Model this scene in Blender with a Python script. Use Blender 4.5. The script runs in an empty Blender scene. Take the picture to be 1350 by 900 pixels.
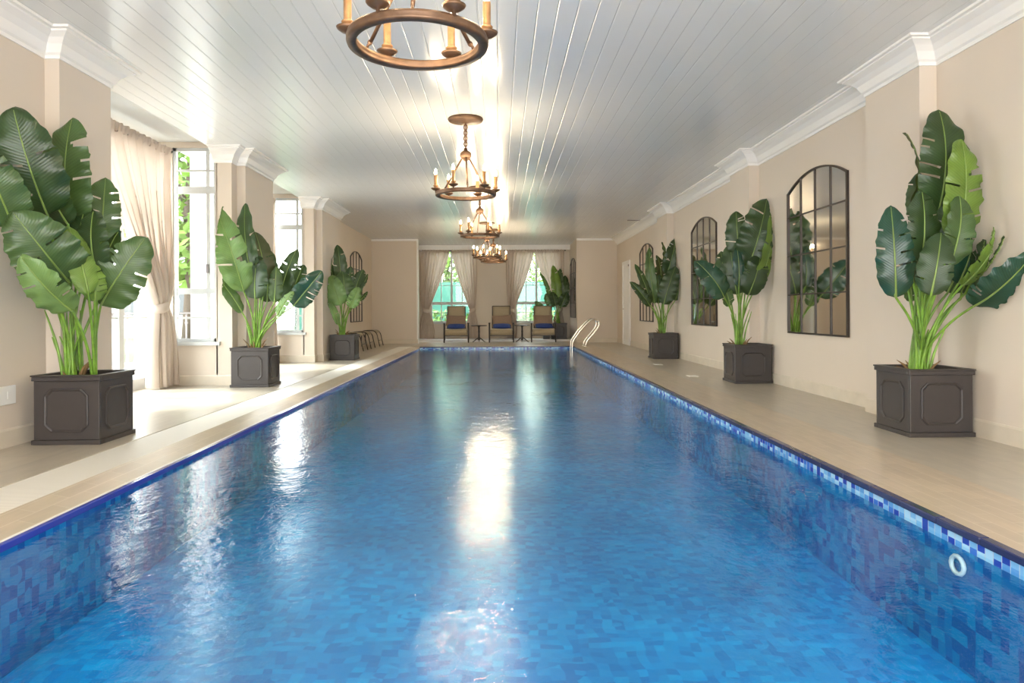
import bpy, math, random
from mathutils import Vector, Matrix
R = math.radians
scn = bpy.context.scene
col = scn.collection

# ---------------------------------------------------------------- camera, light, exposure
cam_d = bpy.data.cameras.new('camera')
cam = bpy.data.objects.new('camera', cam_d)
col.objects.link(cam)
cam_d.sensor_width = 36.0
cam_d.lens = 36.0 * 920 / 1350
cam_d.shift_y = -40 / 1350
cam_d.clip_start = 0.05
cam.location = (0, 0, 1.0)
cam.matrix_world = (Matrix.Translation((0, 0, 1.0)) @ Matrix.Rotation(R(-1.06), 4, 'Z')
                    @ Matrix.Rotation(R(90), 4, 'X') @ Matrix.Rotation(R(-0.3), 4, 'Z'))
scn.camera = cam

scn.view_settings.view_transform = 'Standard'
scn.view_settings.look = 'None'
scn.view_settings.gamma = 1
scn.view_settings.use_curve_mapping = False
scn.view_settings.exposure = 0.52

SKY_FRONT, SKY_BACK, SKY_LEFT = 6.5, 8.8, 7.5
world = bpy.data.worlds.new('daylight')
scn.world = world
world.use_nodes = True
wn = world.node_tree
bg = wn.nodes['Background']
tc = wn.nodes.new('ShaderNodeTexCoord')
sep = wn.nodes.new('ShaderNodeSeparateXYZ')
# bright hazy sky, strongest behind the camera and on the left, paler blue overhead
up = wn.nodes.new('ShaderNodeValToRGB')
up.color_ramp.elements[0].position = 0.0
up.color_ramp.elements[0].color = (1.0, 0.98, 0.94, 1)
up.color_ramp.elements[1].position = 0.8
up.color_ramp.elements[1].color = (0.82, 0.91, 1.0, 1)
wn.links.new(tc.outputs['Generated'], sep.inputs[0])
wn.links.new(sep.outputs[2], up.inputs[0])
wn.links.new(up.outputs[0], bg.inputs[0])
mr = wn.nodes.new('ShaderNodeMapRange')
mr.inputs['From Min'].default_value = 0.6
mr.inputs['From Max'].default_value = -0.6
mr.inputs['To Min'].default_value = SKY_FRONT
mr.inputs['To Max'].default_value = SKY_BACK
wn.links.new(sep.outputs[1], mr.inputs[0])
ml = wn.nodes.new('ShaderNodeMapRange')
ml.inputs['From Min'].default_value = -0.5
ml.inputs['From Max'].default_value = -0.95
ml.inputs['To Min'].default_value = 0
ml.inputs['To Max'].default_value = SKY_LEFT
wn.links.new(sep.outputs[0], ml.inputs[0])
ad = wn.nodes.new('ShaderNodeMath')
wn.links.new(mr.outputs[0], ad.inputs[0])
wn.links.new(ml.outputs[0], ad.inputs[1])
wn.links.new(ad.outputs[0], bg.inputs[1])

sd = bpy.data.lights.new('sun', 'SUN')
sd.energy = 7.0
sd.angle = R(10)
sd.color = (1.0, 0.97, 0.92)
sun = bpy.data.objects.new('sun', sd)
sun.rotation_euler = Vector((-1.0, -0.15, 1.35)).to_track_quat('Z', 'Y').to_euler()
col.objects.link(sun)

scn.cycles.use_denoising = True
scn.cycles.max_bounces = 10
scn.cycles.diffuse_bounces = 5
scn.cycles.glossy_bounces = 5
scn.cycles.transmission_bounces = 6
scn.cycles.transparent_max_bounces = 16
scn.cycles.sample_clamp_indirect = 25.0
scn.cycles.caustics_reflective = False
scn.cycles.caustics_refractive = False

# ---------------------------------------------------------------- helpers
class MB:
    """collects shapes and links them as one mesh object"""
    def __init__(s):
        s.v = []; s.f = []; s.m = []; s.sm = []; s.uv = {}
    def add(s, vs, fs, mi=0, smooth=False):
        o = len(s.v)
        s.v += [tuple(p) for p in vs]
        for f in fs:
            s.f.append(tuple(i + o for i in f)); s.m.append(mi); s.sm.append(smooth)
        return s
    def box(s, x0, x1, y0, y1, z0, z1, mi=0):
        vs = [(x, y, z) for z in (z0, z1) for y in (y0, y1) for x in (x0, x1)]
        return s.add(vs, [(0,2,3,1),(4,5,7,6),(0,1,5,4),(2,6,7,3),(0,4,6,2),(1,3,7,5)], mi)
    def tube(s, pts, r, seg=8, mi=0, cap=True, closed=False):
        pts = [Vector(p) for p in pts]; n = len(pts)
        rr = r if isinstance(r, (list, tuple)) else [r] * n
        vs = []; pa = None
        for i, p in enumerate(pts):
            if closed: t = (pts[(i+1) % n] - pts[i-1]).normalized()
            else: t = (pts[min(i+1, n-1)] - pts[max(i-1, 0)]).normalized()
            if pa is None: a = t.orthogonal().normalized()
            else:
                a = pa - t*pa.dot(t)
                a = a.normalized() if a.length > 1e-6 else t.orthogonal().normalized()
            pa = a; b = t.cross(a)
            for k in range(seg):
                an = 2*math.pi*k/seg
                vs.append(p + (a*math.cos(an) + b*math.sin(an)) * rr[i])
        fs = []
        for i in range(n if closed else n-1):
            j = (i+1) % n
            for k in range(seg):
                fs.append((i*seg+k, i*seg+(k+1) % seg, j*seg+(k+1) % seg, j*seg+k))
        if cap and not closed:
            fs.append(tuple(range(seg-1, -1, -1))); fs.append(tuple((n-1)*seg+k for k in range(seg)))
        return s.add(vs, fs, mi, True)
    def lathe(s, prof, cx=0, cy=0, seg=24, mi=0, closed=False):
        n = len(prof); vs = []
        for r, z in prof:
            for k in range(seg):
                a = 2*math.pi*k/seg
                vs.append((cx + r*math.cos(a), cy + r*math.sin(a), z))
        fs = []
        for i in range(n if closed else n-1):
            j = (i+1) % n
            for k in range(seg):
                fs.append((i*seg+k, i*seg+(k+1) % seg, j*seg+(k+1) % seg, j*seg+k))
        return s.add(vs, fs, mi, True)
    def build(s, name, mats, parent=None, bevel=0, solid=0):
        me = bpy.data.meshes.new(name)
        me.from_pydata(s.v, [], s.f)
        if not isinstance(mats, (list, tuple)): mats = [mats]
        for m in mats: me.materials.append(m)
        me.polygons.foreach_set('material_index', s.m)
        me.polygons.foreach_set('use_smooth', s.sm)
        me.update()
        o = bpy.data.objects.new(name, me)
        col.objects.link(o)
        if parent: o.parent = parent
        if bevel:
            b = o.modifiers.new('bevel', 'BEVEL'); b.width = bevel; b.segments = 2; b.limit_method = 'ANGLE'
        if solid:
            b = o.modifiers.new('solidify', 'SOLIDIFY'); b.thickness = solid; b.offset = 0
        return o

def tag(o, label=None, cat=None, group=None, kind=None):
    if label: o['label'] = label
    if cat: o['category'] = cat
    if group: o['group'] = group
    if kind: o['kind'] = kind
    return o
def empty(name, loc=(0,0,0), rz=0):
    o = bpy.data.objects.new(name, None); o.empty_display_size = .1
    o.location = loc; o.rotation_euler = (0,0,rz); col.objects.link(o)
    return o
def copy_tree(o, parent=None):
    c = o.copy(); col.objects.link(c)
    if parent: c.parent = parent
    for ch in list(o.children): copy_tree(ch, c)
    return c

# ---------------------------------------------------------------- materials
def mat(name, color, rough=.5, metal=0, spec=.5, coat=0, **k):
    m = bpy.data.materials.new(name); m.use_nodes = True
    b = m.node_tree.nodes['Principled BSDF']
    b.inputs['Base Color'].default_value = (*color, 1)
    b.inputs['Roughness'].default_value = rough
    b.inputs['Metallic'].default_value = metal
    b.inputs['Specular IOR Level'].default_value = spec
    b.inputs['Coat Weight'].default_value = coat
    return m
def N(m, t, **k):
    n = m.node_tree.nodes.new(t)
    for a, v in k.items(): setattr(n, a, v)
    return n
def L(m, a, b): m.node_tree.links.new(a, b)
def BS(m): return m.node_tree.nodes['Principled BSDF']
def OUT(m): return m.node_tree.nodes['Material Output']
def mth(m, op, a, b=None):
    n = N(m, 'ShaderNodeMath', operation=op)
    for i, x in enumerate((a, b)):
        if x is None: continue
        if isinstance(x, (int, float)): n.inputs[i].default_value = x
        else: L(m, x, n.inputs[i])
    return n.outputs[0]
def pos(m):
    g = N(m, 'ShaderNodeNewGeometry'); s = N(m, 'ShaderNodeSeparateXYZ')
    L(m, g.outputs['Position'], s.inputs[0]); return g.outputs['Position'], s
def noise(m, vec, scale, detail=3, rough=.5):
    n = N(m, 'ShaderNodeTexNoise'); n.inputs['Scale'].default_value = scale
    n.inputs['Detail'].default_value = detail; n.inputs['Roughness'].default_value = rough
    if vec is not None: L(m, vec, n.inputs['Vector'])
    return n
def ramp(m, fac, stops, interp='LINEAR'):
    r = N(m, 'ShaderNodeValToRGB'); r.color_ramp.interpolation = interp
    e = r.color_ramp.elements
    while len(e) < len(stops): e.new(.5)
    for i, (p, c) in enumerate(stops):
        e[i].position = p; e[i].color = (*c, 1)
    L(m, fac, r.inputs[0]); return r.outputs[0]
def mixc(m, fac, a, b, blend='MIX'):
    n = N(m, 'ShaderNodeMix', data_type='RGBA', blend_type=blend)
    for i, x in ((0, fac), (6, a), (7, b)):
        if isinstance(x, (int, float)): n.inputs[i].default_value = x
        elif isinstance(x, tuple): n.inputs[i].default_value = (*x, 1)
        else: L(m, x, n.inputs[i])
    return n.outputs[2]
def bump(m, h, strength, dist):
    b = N(m, 'ShaderNodeBump'); b.inputs['Strength'].default_value = strength
    b.inputs['Distance'].default_value = dist
    L(m, h, b.inputs['Height']); return b.outputs[0]
def vary(m, c, scale=3, amt=.06, var=1.0):
    p, s = pos(m)
    n = noise(m, p, scale, 4)
    a = tuple(x*(1-amt) for x in c); b = tuple(min(1, x*(1+amt)) for x in c)
    L(m, ramp(m, n.outputs[0], [(.3, a), (.7, b)]), BS(m).inputs['Base Color']); return m

M = {}
M['wall'] = vary(mat('wall_paint', (.63,.55,.462), .55), (.63,.55,.462), .8, .025)
M['white'] = mat('white_trim_paint', (.82,.81,.79), .35)
M['base'] = vary(mat('stone_skirting', (.60,.53,.43), .4), (.60,.53,.43), 6, .05)
M['frame'] = mat('white_window_frame', (.50,.52,.52), .35)
M['slot'] = mat('shade_grey_plaster', (.62,.62,.60), .7)  # plaster greyed to put the shade of the bay recess into its colour

# ceiling: white glossy boards running along the room
m = M['ceil'] = mat('lacquered_ceiling_boards', (.80,.81,.80), .22, spec=.5, coat=.0)
p, s = pos(m)
fx = mth(m, 'FRACT', mth(m, 'DIVIDE', s.outputs[0], .152))
d = mth(m, 'ABSOLUTE', mth(m, 'SUBTRACT', fx, .5))
g = ramp(m, d, [(.455, (1,1,1)), (.485, (0,0,0))])
nb = noise(m, p, 1.1, 2)
hh = mth(m, 'ADD', mth(m, 'MULTIPLY', g, .004), mth(m, 'MULTIPLY', nb.outputs[0], .006))
L(m, bump(m, hh, .8, 1.0), BS(m).inputs['Normal'])

# floor tiles
def tile_floor(name, c1, c2, mortar, bw, bh, rough, axis_swap=False, off=.5, ms=.004):
    m = mat(name, c1, rough)
    p, s = pos(m)
    c = N(m, 'ShaderNodeCombineXYZ')
    L(m, s.outputs[1], c.inputs[0]); L(m, s.outputs[0], c.inputs[1])
    b = N(m, 'ShaderNodeTexBrick', offset=off)
    b.inputs['Scale'].default_value = 1
    b.inputs['Brick Width'].default_value = bw; b.inputs['Row Height'].default_value = bh
    b.inputs['Mortar Size'].default_value = ms; b.inputs['Bias'].default_value = 0
    b.inputs['Mortar Smooth'].default_value = .3
    b.inputs['Color1'].default_value = (*c1, 1); b.inputs['Color2'].default_value = (*c2, 1)
    b.inputs['Mortar'].default_value = (*mortar, 1)
    L(m, c.outputs[0], b.inputs['Vector'])
    mp = N(m, 'ShaderNodeMapping'); mp.inputs['Scale'].default_value = (9, 1.5, 1)
    L(m, p, mp.inputs[0])
    n = noise(m, mp.outputs[0], 1.5, 5, .6)
    v = ramp(m, n.outputs[0], [(.3, (.88,.88,.88)), (.7, (1.06,1.05,1.04))])
    L(m, mixc(m, 1.0, b.outputs['Color'], v, 'MULTIPLY'), BS(m).inputs['Base Color'])
    L(m, bump(m, b.outputs['Fac'], -.25, .003), BS(m).inputs['Normal'])
    return m
M['floor'] = tile_floor('stone_floor_tiles', (.43,.385,.315), (.46,.41,.335), (.38,.34,.28), .9, .45, .3)
M['coping'] = tile_floor('pool_edge_tiles', (.52,.43,.325), (.475,.39,.295), (.58,.50,.40), .28, .092, .33, ms=.003)
m = M['grate'] = mat('white_overflow_grate', (.72,.68,.60), .5)
p, s = pos(m)
fy = mth(m, 'FRACT', mth(m, 'DIVIDE', s.outputs[1], .02))
L(m, ramp(m, fy, [(.0, (.52,.49,.43)), (.2, (.52,.49,.43)), (.3, (.78,.75,.68))]), BS(m).inputs['Base Color'])

# pool mosaic
def mosaic(name, size, stops, dist=0.0, rough=.25, cloudy_light=True):
    m = mat(name, (0,.2,.5), rough)
    p, s = pos(m)
    src = p
    if dist:
        n = noise(m, p, 3.5, 2); n2 = N(m, 'ShaderNodeVectorMath', operation='SUBTRACT')
        L(m, n.outputs['Color'], n2.inputs[0]); n2.inputs[1].default_value = (.5,.5,.5)
        n3 = N(m, 'ShaderNodeVectorMath', operation='SCALE'); n3.inputs['Scale'].default_value = dist
        L(m, n2.outputs[0], n3.inputs[0])
        n4 = N(m, 'ShaderNodeVectorMath', operation='ADD'); L(m, p, n4.inputs[0]); L(m, n3.outputs[0], n4.inputs[1])
        src = n4.outputs[0]
    a = N(m, 'ShaderNodeVectorMath', operation='DIVIDE'); a.inputs[1].default_value = (size,)*3
    L(m, src, a.inputs[0])
    a2 = N(m, 'ShaderNodeVectorMath', operation='ADD'); a2.inputs[1].default_value = (.37,.41,.23)
    L(m, a.outputs[0], a2.inputs[0])
    f = N(m, 'ShaderNodeVectorMath', operation='FLOOR'); L(m, a2.outputs[0], f.inputs[0])
    w = N(m, 'ShaderNodeTexWhiteNoise'); L(m, f.outputs[0], w.inputs['Vector'])
    c = ramp(m, w.outputs['Value'], stops, 'CONSTANT')
    if cloudy_light:
        n5 = noise(m, p, .9, 3)  # broad noise puts cloudy light variation into the tile colours
        c = mixc(m, 1.0, c, ramp(m, n5.outputs[0], [(.3, (.7,.75,.8)), (.7, (1.2,1.25,1.2))]), 'MULTIPLY')
    L(m, c, BS(m).inputs['Base Color'])
    return m, a2
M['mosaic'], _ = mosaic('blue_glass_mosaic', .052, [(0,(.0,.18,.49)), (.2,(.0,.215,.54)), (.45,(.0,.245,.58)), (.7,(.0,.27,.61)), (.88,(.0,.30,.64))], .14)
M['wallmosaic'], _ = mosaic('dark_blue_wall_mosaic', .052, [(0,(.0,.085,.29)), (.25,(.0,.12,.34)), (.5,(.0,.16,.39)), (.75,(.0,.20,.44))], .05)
M['band'], a2 = mosaic('waterline_mosaic', .05, [(0,(.02,.06,.42)), (.22,(.05,.18,.60)), (.4,(.12,.34,.68)), (.6,(.22,.50,.78)), (.8,(.42,.68,.85))], 0, .2, False)
m = M['band']
fr = N(m, 'ShaderNodeVectorMath', operation='FRACTION'); L(m, a2.outputs[0], fr.inputs[0])
sp = N(m, 'ShaderNodeSeparateXYZ'); L(m, fr.outputs[0], sp.inputs[0])
e1 = mth(m, 'GREATER_THAN', mth(m, 'ABSOLUTE', mth(m, 'SUBTRACT', sp.outputs[1], .5)), .46)
lk = BS(m).inputs['Base Color'].links[0].from_socket
L(m, mixc(m, e1, lk, (.55,.62,.68)), BS(m).inputs['Base Color'])
M['navy'] = mat('navy_edge_tile', (.025,.03,.10), .15)
M['blueline'] = mat('cobalt_edge_tile', (.03,.05,.35), .2)

# water: clear surface, fresnel reflection
m = M['water'] = bpy.data.materials.new('pool_water'); m.use_nodes = True
m.node_tree.nodes.remove(BS(m))
p, s = pos(m)
mp = N(m, 'ShaderNodeMapping'); mp.inputs['Scale'].default_value = (1.0, .75, 1); L(m, p, mp.inputs[0])
n1 = noise(m, mp.outputs[0], 7.0, 3, .5); n2 = noise(m, mp.outputs[0], 1.6, 2, .5)
n3 = noise(m, mp.outputs[0], 30.0, 3, .6)
h = mth(m, 'ADD', mth(m, 'ADD', mth(m, 'MULTIPLY', n1.outputs[0], .0075), mth(m, 'MULTIPLY', n2.outputs[0], .007)), mth(m, 'MULTIPLY', n3.outputs[0], .0026))
nb = bump(m, h, .68, 1.0)
gl = N(m, 'ShaderNodeBsdfGlossy'); gl.inputs['Roughness'].default_value = .07; L(m, nb, gl.inputs['Normal'])
tr = N(m, 'ShaderNodeBsdfTransparent'); tr.inputs[0].default_value = (.80,.95,1.0,1)
fr = N(m, 'ShaderNodeFresnel'); fr.inputs['IOR'].default_value = 1.37; L(m, nb, fr.inputs['Normal'])
gb = N(m, 'ShaderNodeNewGeometry')      # from under water the surface stays clear
ff = mth(m, 'ADD', mth(m, 'MULTIPLY', fr.outputs[0], mth(m, 'SUBTRACT', 1, gb.outputs['Backfacing'])), mth(m, 'MULTIPLY', gb.outputs['Backfacing'], .04))
mx = N(m, 'ShaderNodeMixShader'); L(m, ff, mx.inputs[0]); L(m, tr.outputs[0], mx.inputs[1]); L(m, gl.outputs[0], mx.inputs[2])
L(m, mx.outputs[0], OUT(m).inputs[0])

# window glass: thin clear pane
m = M['glass'] = bpy.data.materials.new('window_glass'); m.use_nodes = True
m.node_tree.nodes.remove(BS(m))
gl = N(m, 'ShaderNodeBsdfGlossy'); gl.inputs['Roughness'].default_value = .02
tr = N(m, 'ShaderNodeBsdfTransparent'); tr.inputs[0].default_value = (.96,.98,.97,1)
fr = N(m, 'ShaderNodeFresnel'); fr.inputs['IOR'].default_value = 1.3
gb = N(m, 'ShaderNodeNewGeometry')
ff = mth(m, 'ADD', mth(m, 'MULTIPLY', fr.outputs[0], mth(m, 'SUBTRACT', 1, gb.outputs['Backfacing'])), mth(m, 'MULTIPLY', gb.outputs['Backfacing'], .04))
mx = N(m, 'ShaderNodeMixShader'); L(m, ff, mx.inputs[0]); L(m, tr.outputs[0], mx.inputs[1]); L(m, gl.outputs[0], mx.inputs[2])
L(m, mx.outputs[0], OUT(m).inputs[0])
M['mirror'] = mat('antique_mirror_glass', (.80,.78,.72), .04, 1)
M['iron'] = mat('dark_bronze_iron', (.045,.035,.03), .45, .3)
M['planter'] = vary(mat('charcoal_lead_planter', (.040,.033,.031), .45), (.040,.033,.031), 12, .08)
M['soil'] = mat('dark_soil', (.03,.022,.015), .9)
M['bronze'] = vary(mat('aged_bronze', (.15,.085,.05), .42, .65), (.15,.085,.05), 14, .3)
BS(M['bronze']).inputs['Metallic'].default_value = .55
M['candle'] = vary(mat('antique_gold_sleeve', (.42,.23,.11), .35, .6), (.42,.23,.11), 25, .2)
m = M['bulb'] = mat('lit_bulb', (1,.9,.75), .3)
BS(m).inputs['Emission Color'].default_value = (1, .80, .52, 1); BS(m).inputs['Emission Strength'].default_value = 500.0
M['steel'] = mat('polished_steel', (.72,.66,.58), .14, 1)
M['darkwood'] = mat('dark_stained_frame', (.035,.026,.022), .4)
M['sling'] = vary(mat('beige_woven_sling', (.38,.32,.22), .8), (.38,.32,.22), 60, .12)
M['seatpad'] = mat('pale_seat_pad', (.62,.58,.50), .85)
M['brownpillow'] = vary(mat('taupe_pillow_cloth', (.27,.19,.14), .85), (.27,.19,.14), 40, .12)
M['bluepillow'] = vary(mat('blue_cushion_cloth', (.02,.05,.22), .8), (.02,.05,.22), 40, .15)
M['rail'] = mat('grey_painted_iron', (.22,.20,.21), .4)
M['plastic'] = mat('white_plastic', (.78,.77,.74), .35)

# curtain cloth
m = M['curtain'] = mat('linen_curtain', (.66,.56,.48), .85)
tl = N(m, 'ShaderNodeBsdfTranslucent'); tl.inputs[0].default_value = (.66,.56,.48,1)
mx = N(m, 'ShaderNodeMixShader'); mx.inputs[0].default_value = .20
L(m, BS(m).outputs[0], mx.inputs[1]); L(m, tl.outputs[0], mx.inputs[2]); L(m, mx.outputs[0], OUT(m).inputs[0])

# leaves
def leafmat(name, c, back, vein, rough=.35):
    m = mat(name, c, rough)
    uv = N(m, 'ShaderNodeUVMap'); s = N(m, 'ShaderNodeSeparateXYZ'); L(m, uv.outputs[0], s.inputs[0])
    au = mth(m, 'ABSOLUTE', mth(m, 'SUBTRACT', s.outputs[0], .5))
    ph = mth(m, 'SUBTRACT', mth(m, 'MULTIPLY', s.outputs[1], 34.0), mth(m, 'MULTIPLY', au, 9.0))
    st = mth(m, 'SINE', mth(m, 'MULTIPLY', ph, 6.283))
    p, sp = pos(m)
    n = noise(m, p, 5, 3)
    base = ramp(m, n.outputs[0], [(.3, tuple(x*.75 for x in c)), (.7, tuple(min(1, x*1.3) for x in c))])
    base = mixc(m, mth(m, 'MULTIPLY', mth(m, 'ADD', st, 1), .10), base, vein)
    gm = N(m, 'ShaderNodeNewGeometry')
    base = mixc(m, mth(m, 'MULTIPLY', gm.outputs['Backfacing'], .8), base, back)
    L(m, base, BS(m).inputs['Base Color'])
    L(m, bump(m, mth(m, 'MULTIPLY', st, .5), .5, .0016), BS(m).inputs['Normal'])
    tl = N(m, 'ShaderNodeBsdfTranslucent'); L(m, mixc(m, .5, base, (.25,.45,.05)), tl.inputs[0])
    mx = N(m, 'ShaderNodeMixShader'); mx.inputs[0].default_value = .18
    L(m, BS(m).outputs[0], mx.inputs[1]); L(m, tl.outputs[0], mx.inputs[2]); L(m, mx.outputs[0], OUT(m).inputs[0])
    return m
LEAF = [leafmat('dark_green_leaf', (.024,.052,.020), (.06,.10,.05), (.07,.12,.04)),
        leafmat('mid_green_leaf', (.052,.100,.034), (.09,.15,.07), (.12,.2,.07)),
        leafmat('light_green_leaf', (.13,.23,.07), (.15,.24,.10), (.2,.32,.12)),
        leafmat('lime_green_leaf', (.13,.22,.035), (.16,.25,.06), (.25,.38,.08)),
        leafmat('blue_green_leaf', (.014,.052,.038), (.04,.10,.07), (.04,.13,.09), .25),
        leafmat('bronzed_green_leaf', (.050,.052,.020), (.09,.08,.04), (.09,.09,.04))]
M['rib'] = mat('pale_leaf_rib', (.20,.30,.07), .4)
M['stalk'] = vary(mat('green_leaf_stalk', (.14,.30,.03), .4), (.17,.32,.04), 9, .4)
M['husk'] = vary(mat('dry_brown_husk', (.20,.12,.05), .8), (.20,.12,.05), 15, .3)

# ---------------------------------------------------------------- the room
XL, XR, ZC = -3.69, 3.74, 3.28
PX0, PX1, PY0, PY1 = -2.26, 2.10, 0.6, 19.85
XO = -4.72           # outer face of the bays
YB, YF, YN = -3.0, 22.0, 24.2

def struct(mb, name, m, **k):
    return tag(mb.build(name, m, **k), kind='structure')

f = MB()
gx0, gx1 = -2.88, -2.50
f.box(-4.85, gx0, YB, YN, -.3, 0); f.box(gx1, PX0, YB, PY0, -.3, 0, 1); f.box(gx1, PX0, PY1, YN, -.3, 0, 1)
f.add([(gx1, PY0, 0), (PX0, PY0, -.05), (PX0, PY1, -.05), (gx1, PY1, 0), (gx1, PY0, -.3), (PX0, PY0, -.3), (PX0, PY1, -.3), (gx1, PY1, -.3)],
      [(0,1,2,3), (4,7,6,5), (0,4,5,1), (1,5,6,2), (2,6,7,3), (3,7,4,0)], 1); f.box(gx0, gx1, PY1+.35, YN, -.3, 0)
f.box(PX1+.62, XR+.2, YB, YN, -.3, 0); f.box(PX1, PX1+.62, YB, YN, -.3, 0, 1)
f.box(PX0, PX1, YB, PY0, -.3, 0, 1); f.box(PX0, PX1, PY1, PY1+.62, -.3, 0, 1); f.box(PX0, PX1, PY1+.62, YN, -.3, 0)
f.box(gx0, gx1, YB, PY1+.35, -.3, -.004, 2)
struct(f, 'floor', [M['floor'], M['coping'], M['grate']])

# pool shell
PZ = -.65
t = MB(); t.box(PX0-.1, PX1+.1, PY0-.1, PY1+.1, -.75, PZ)
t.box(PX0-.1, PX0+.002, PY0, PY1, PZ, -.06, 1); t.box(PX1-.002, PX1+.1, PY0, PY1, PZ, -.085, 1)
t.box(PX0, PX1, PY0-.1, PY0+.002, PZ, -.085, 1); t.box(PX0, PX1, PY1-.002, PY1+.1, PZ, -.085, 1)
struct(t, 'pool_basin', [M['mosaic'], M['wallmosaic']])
t = MB()
t.box(PX1-.004, PX1+.02, PY0, PY1, -.09, -.018)
t.box(PX0, PX1, PY0-.02, PY0+.004, -.09, -.018); t.box(PX0, PX1, PY1-.004, PY1+.02, -.09, -.018)
struct(t, 'pool_waterline_tiles', M['band'])
t = MB()
y = PY0
while y < PY1:
    y2 = min(y+.298, PY1); t.box(PX1-.018, PX1+.035, y, y2, -.03, .004); y += .3
x = PX0
while x < PX1:
    x2 = min(x+.298, PX1); t.box(x, x2, PY1-.018, PY1+.03, -.03, .004); x += .3
struct(t, 'trim_1', M['navy'], bevel=.006)
t = MB(); t.box(PX0-.022, PX0+.010, PY0, PY1, -.078, -.044); struct(t, 'trim_2', M['blueline'], bevel=.004)
t = MB(); t.box(PX0-.036, PX0-.023, PY0, PY1, -.07, -.042); struct(t, 'trim_3', M['white'])
w = MB(); w.add([(PX0, PY0, -.075), (PX1, PY0, -.075), (PX1, PY1, -.075), (PX0, PY1, -.075)], [(0,1,2,3)])
tag(w.build('pool_water', M['water']), 'still blue pool water filling the long indoor pool', 'water', kind='stuff')

# right wall with pilasters
PR = [(5.88, 6.75), (9.95, 10.75), (14.85, 15.75)]
t = MB(); t.box(XR, XR+.2, YB, YN, 0, 3.5); struct(t, 'wall_right', M['wall'])
XPR = 3.59
for i, (a, b) in enumerate(PR):
    t = MB(); t.box(XPR, XR+.01, a, b, 0, 3.4); struct(t, 'wall_right_pilaster', M['wall'])

# left wall: piers between bays, then a recessed stretch
BAYS = [(6.5, 9.72), (11.12, 14.0)]
XPL = -3.57
PL = [(5.75, 6.5), (9.92, 11.12), (14.2, 15.85)]
piers = [(YB, 6.5), (9.72, 11.12), (14.0, 15.95)]
for a, b in piers:
    t = MB(); t.box(XL-.22, XL, a, b, 0, 3.5); struct(t, 'wall_left', M['wall'])
for a, b in PL:
    t = MB(); t.box(XL-.01, XPL, a, b, 0, 3.4); struct(t, 'wall_left_pilaster', M['wall'])
XL2 = -4.0
t = MB(); t.box(XL2-.2, XL2, 15.95, YN, 0, 3.5); t.box(XL2-.2, XL, 15.85, 15.97, 0, 3.5); struct(t, 'wall_left', M['wall'])

def frontal_wall(name, x0, x1, yy, th, z1, holes):
    """wall across the room with rectangular openings (x0,x1,z0,z1)"""
    t = MB(); hs = sorted(holes); c = x0
    for (a, b, z0, zz) in hs:
        t.box(c, a, yy, yy+th, 0, z1)
        if z0 > 0: t.box(a, b, yy, yy+th, 0, z0)
        if zz < z1: t.box(a, b, yy, yy+th, zz, z1)
        c = b
    t.box(c, x1, yy, yy+th, 0, z1)
    return struct(t, name, M['wall'])

wcount = [0]
def window_frontal(x0, x1, z0, z1, yy, th, vbars, hbars, sash=None, sill=True):
    wcount[0] += 1
    w = empty('window_%d' % wcount[0], ((x0+x1)/2, yy+th/2, z0)); tag(w, kind='structure')
    cx = (x0+x1)/2
    def bx(mb, a, b, y0, y1, c, d): mb.box(a-cx, b-cx, y0-(yy+th/2), y1-(yy+th/2), c-z0, d-z0)
    f = MB(); k = .045; ya, yb = yy+.02, yy+th*.6
    bx(f, x0, x0+k, ya, yb, z0, z1); bx(f, x1-k, x1, ya, yb, z0, z1)
    bx(f, x0, x1, ya, yb, z0, z0+k); bx(f, x0, x1, ya, yb, z1-k, z1)
    for v, wd in vbars: bx(f, v-wd/2, v+wd/2, ya+.015, yb-.01, z0, z1)
    for hz, wd in hbars: bx(f, x0, x1, ya+.01, yb-.008, hz-wd/2, hz+wd/2)
    f.build('window_frame', M['frame'], w)
    if sill:
        s_ = MB(); bx(s_, x0-.05, x1+.05, yy-.05, yy+th*.5, z0-.05, z0); s_.build('window_sill', M['frame'], w)
    g = MB(); bx(g, x0+k*.5, x1-k*.5, (ya+yb)/2-.002, (ya+yb)/2+.002, z0+k*.5, z1-k*.5); g.build('window_pane', M['glass'], w)
    if sash:
        h = MB(); bx(h, sash-.012, sash+.012, ya-.03, ya+.015, z0+.95, z0+1.07); h.build('window_handle', M['rail'], w)
    return w

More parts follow.
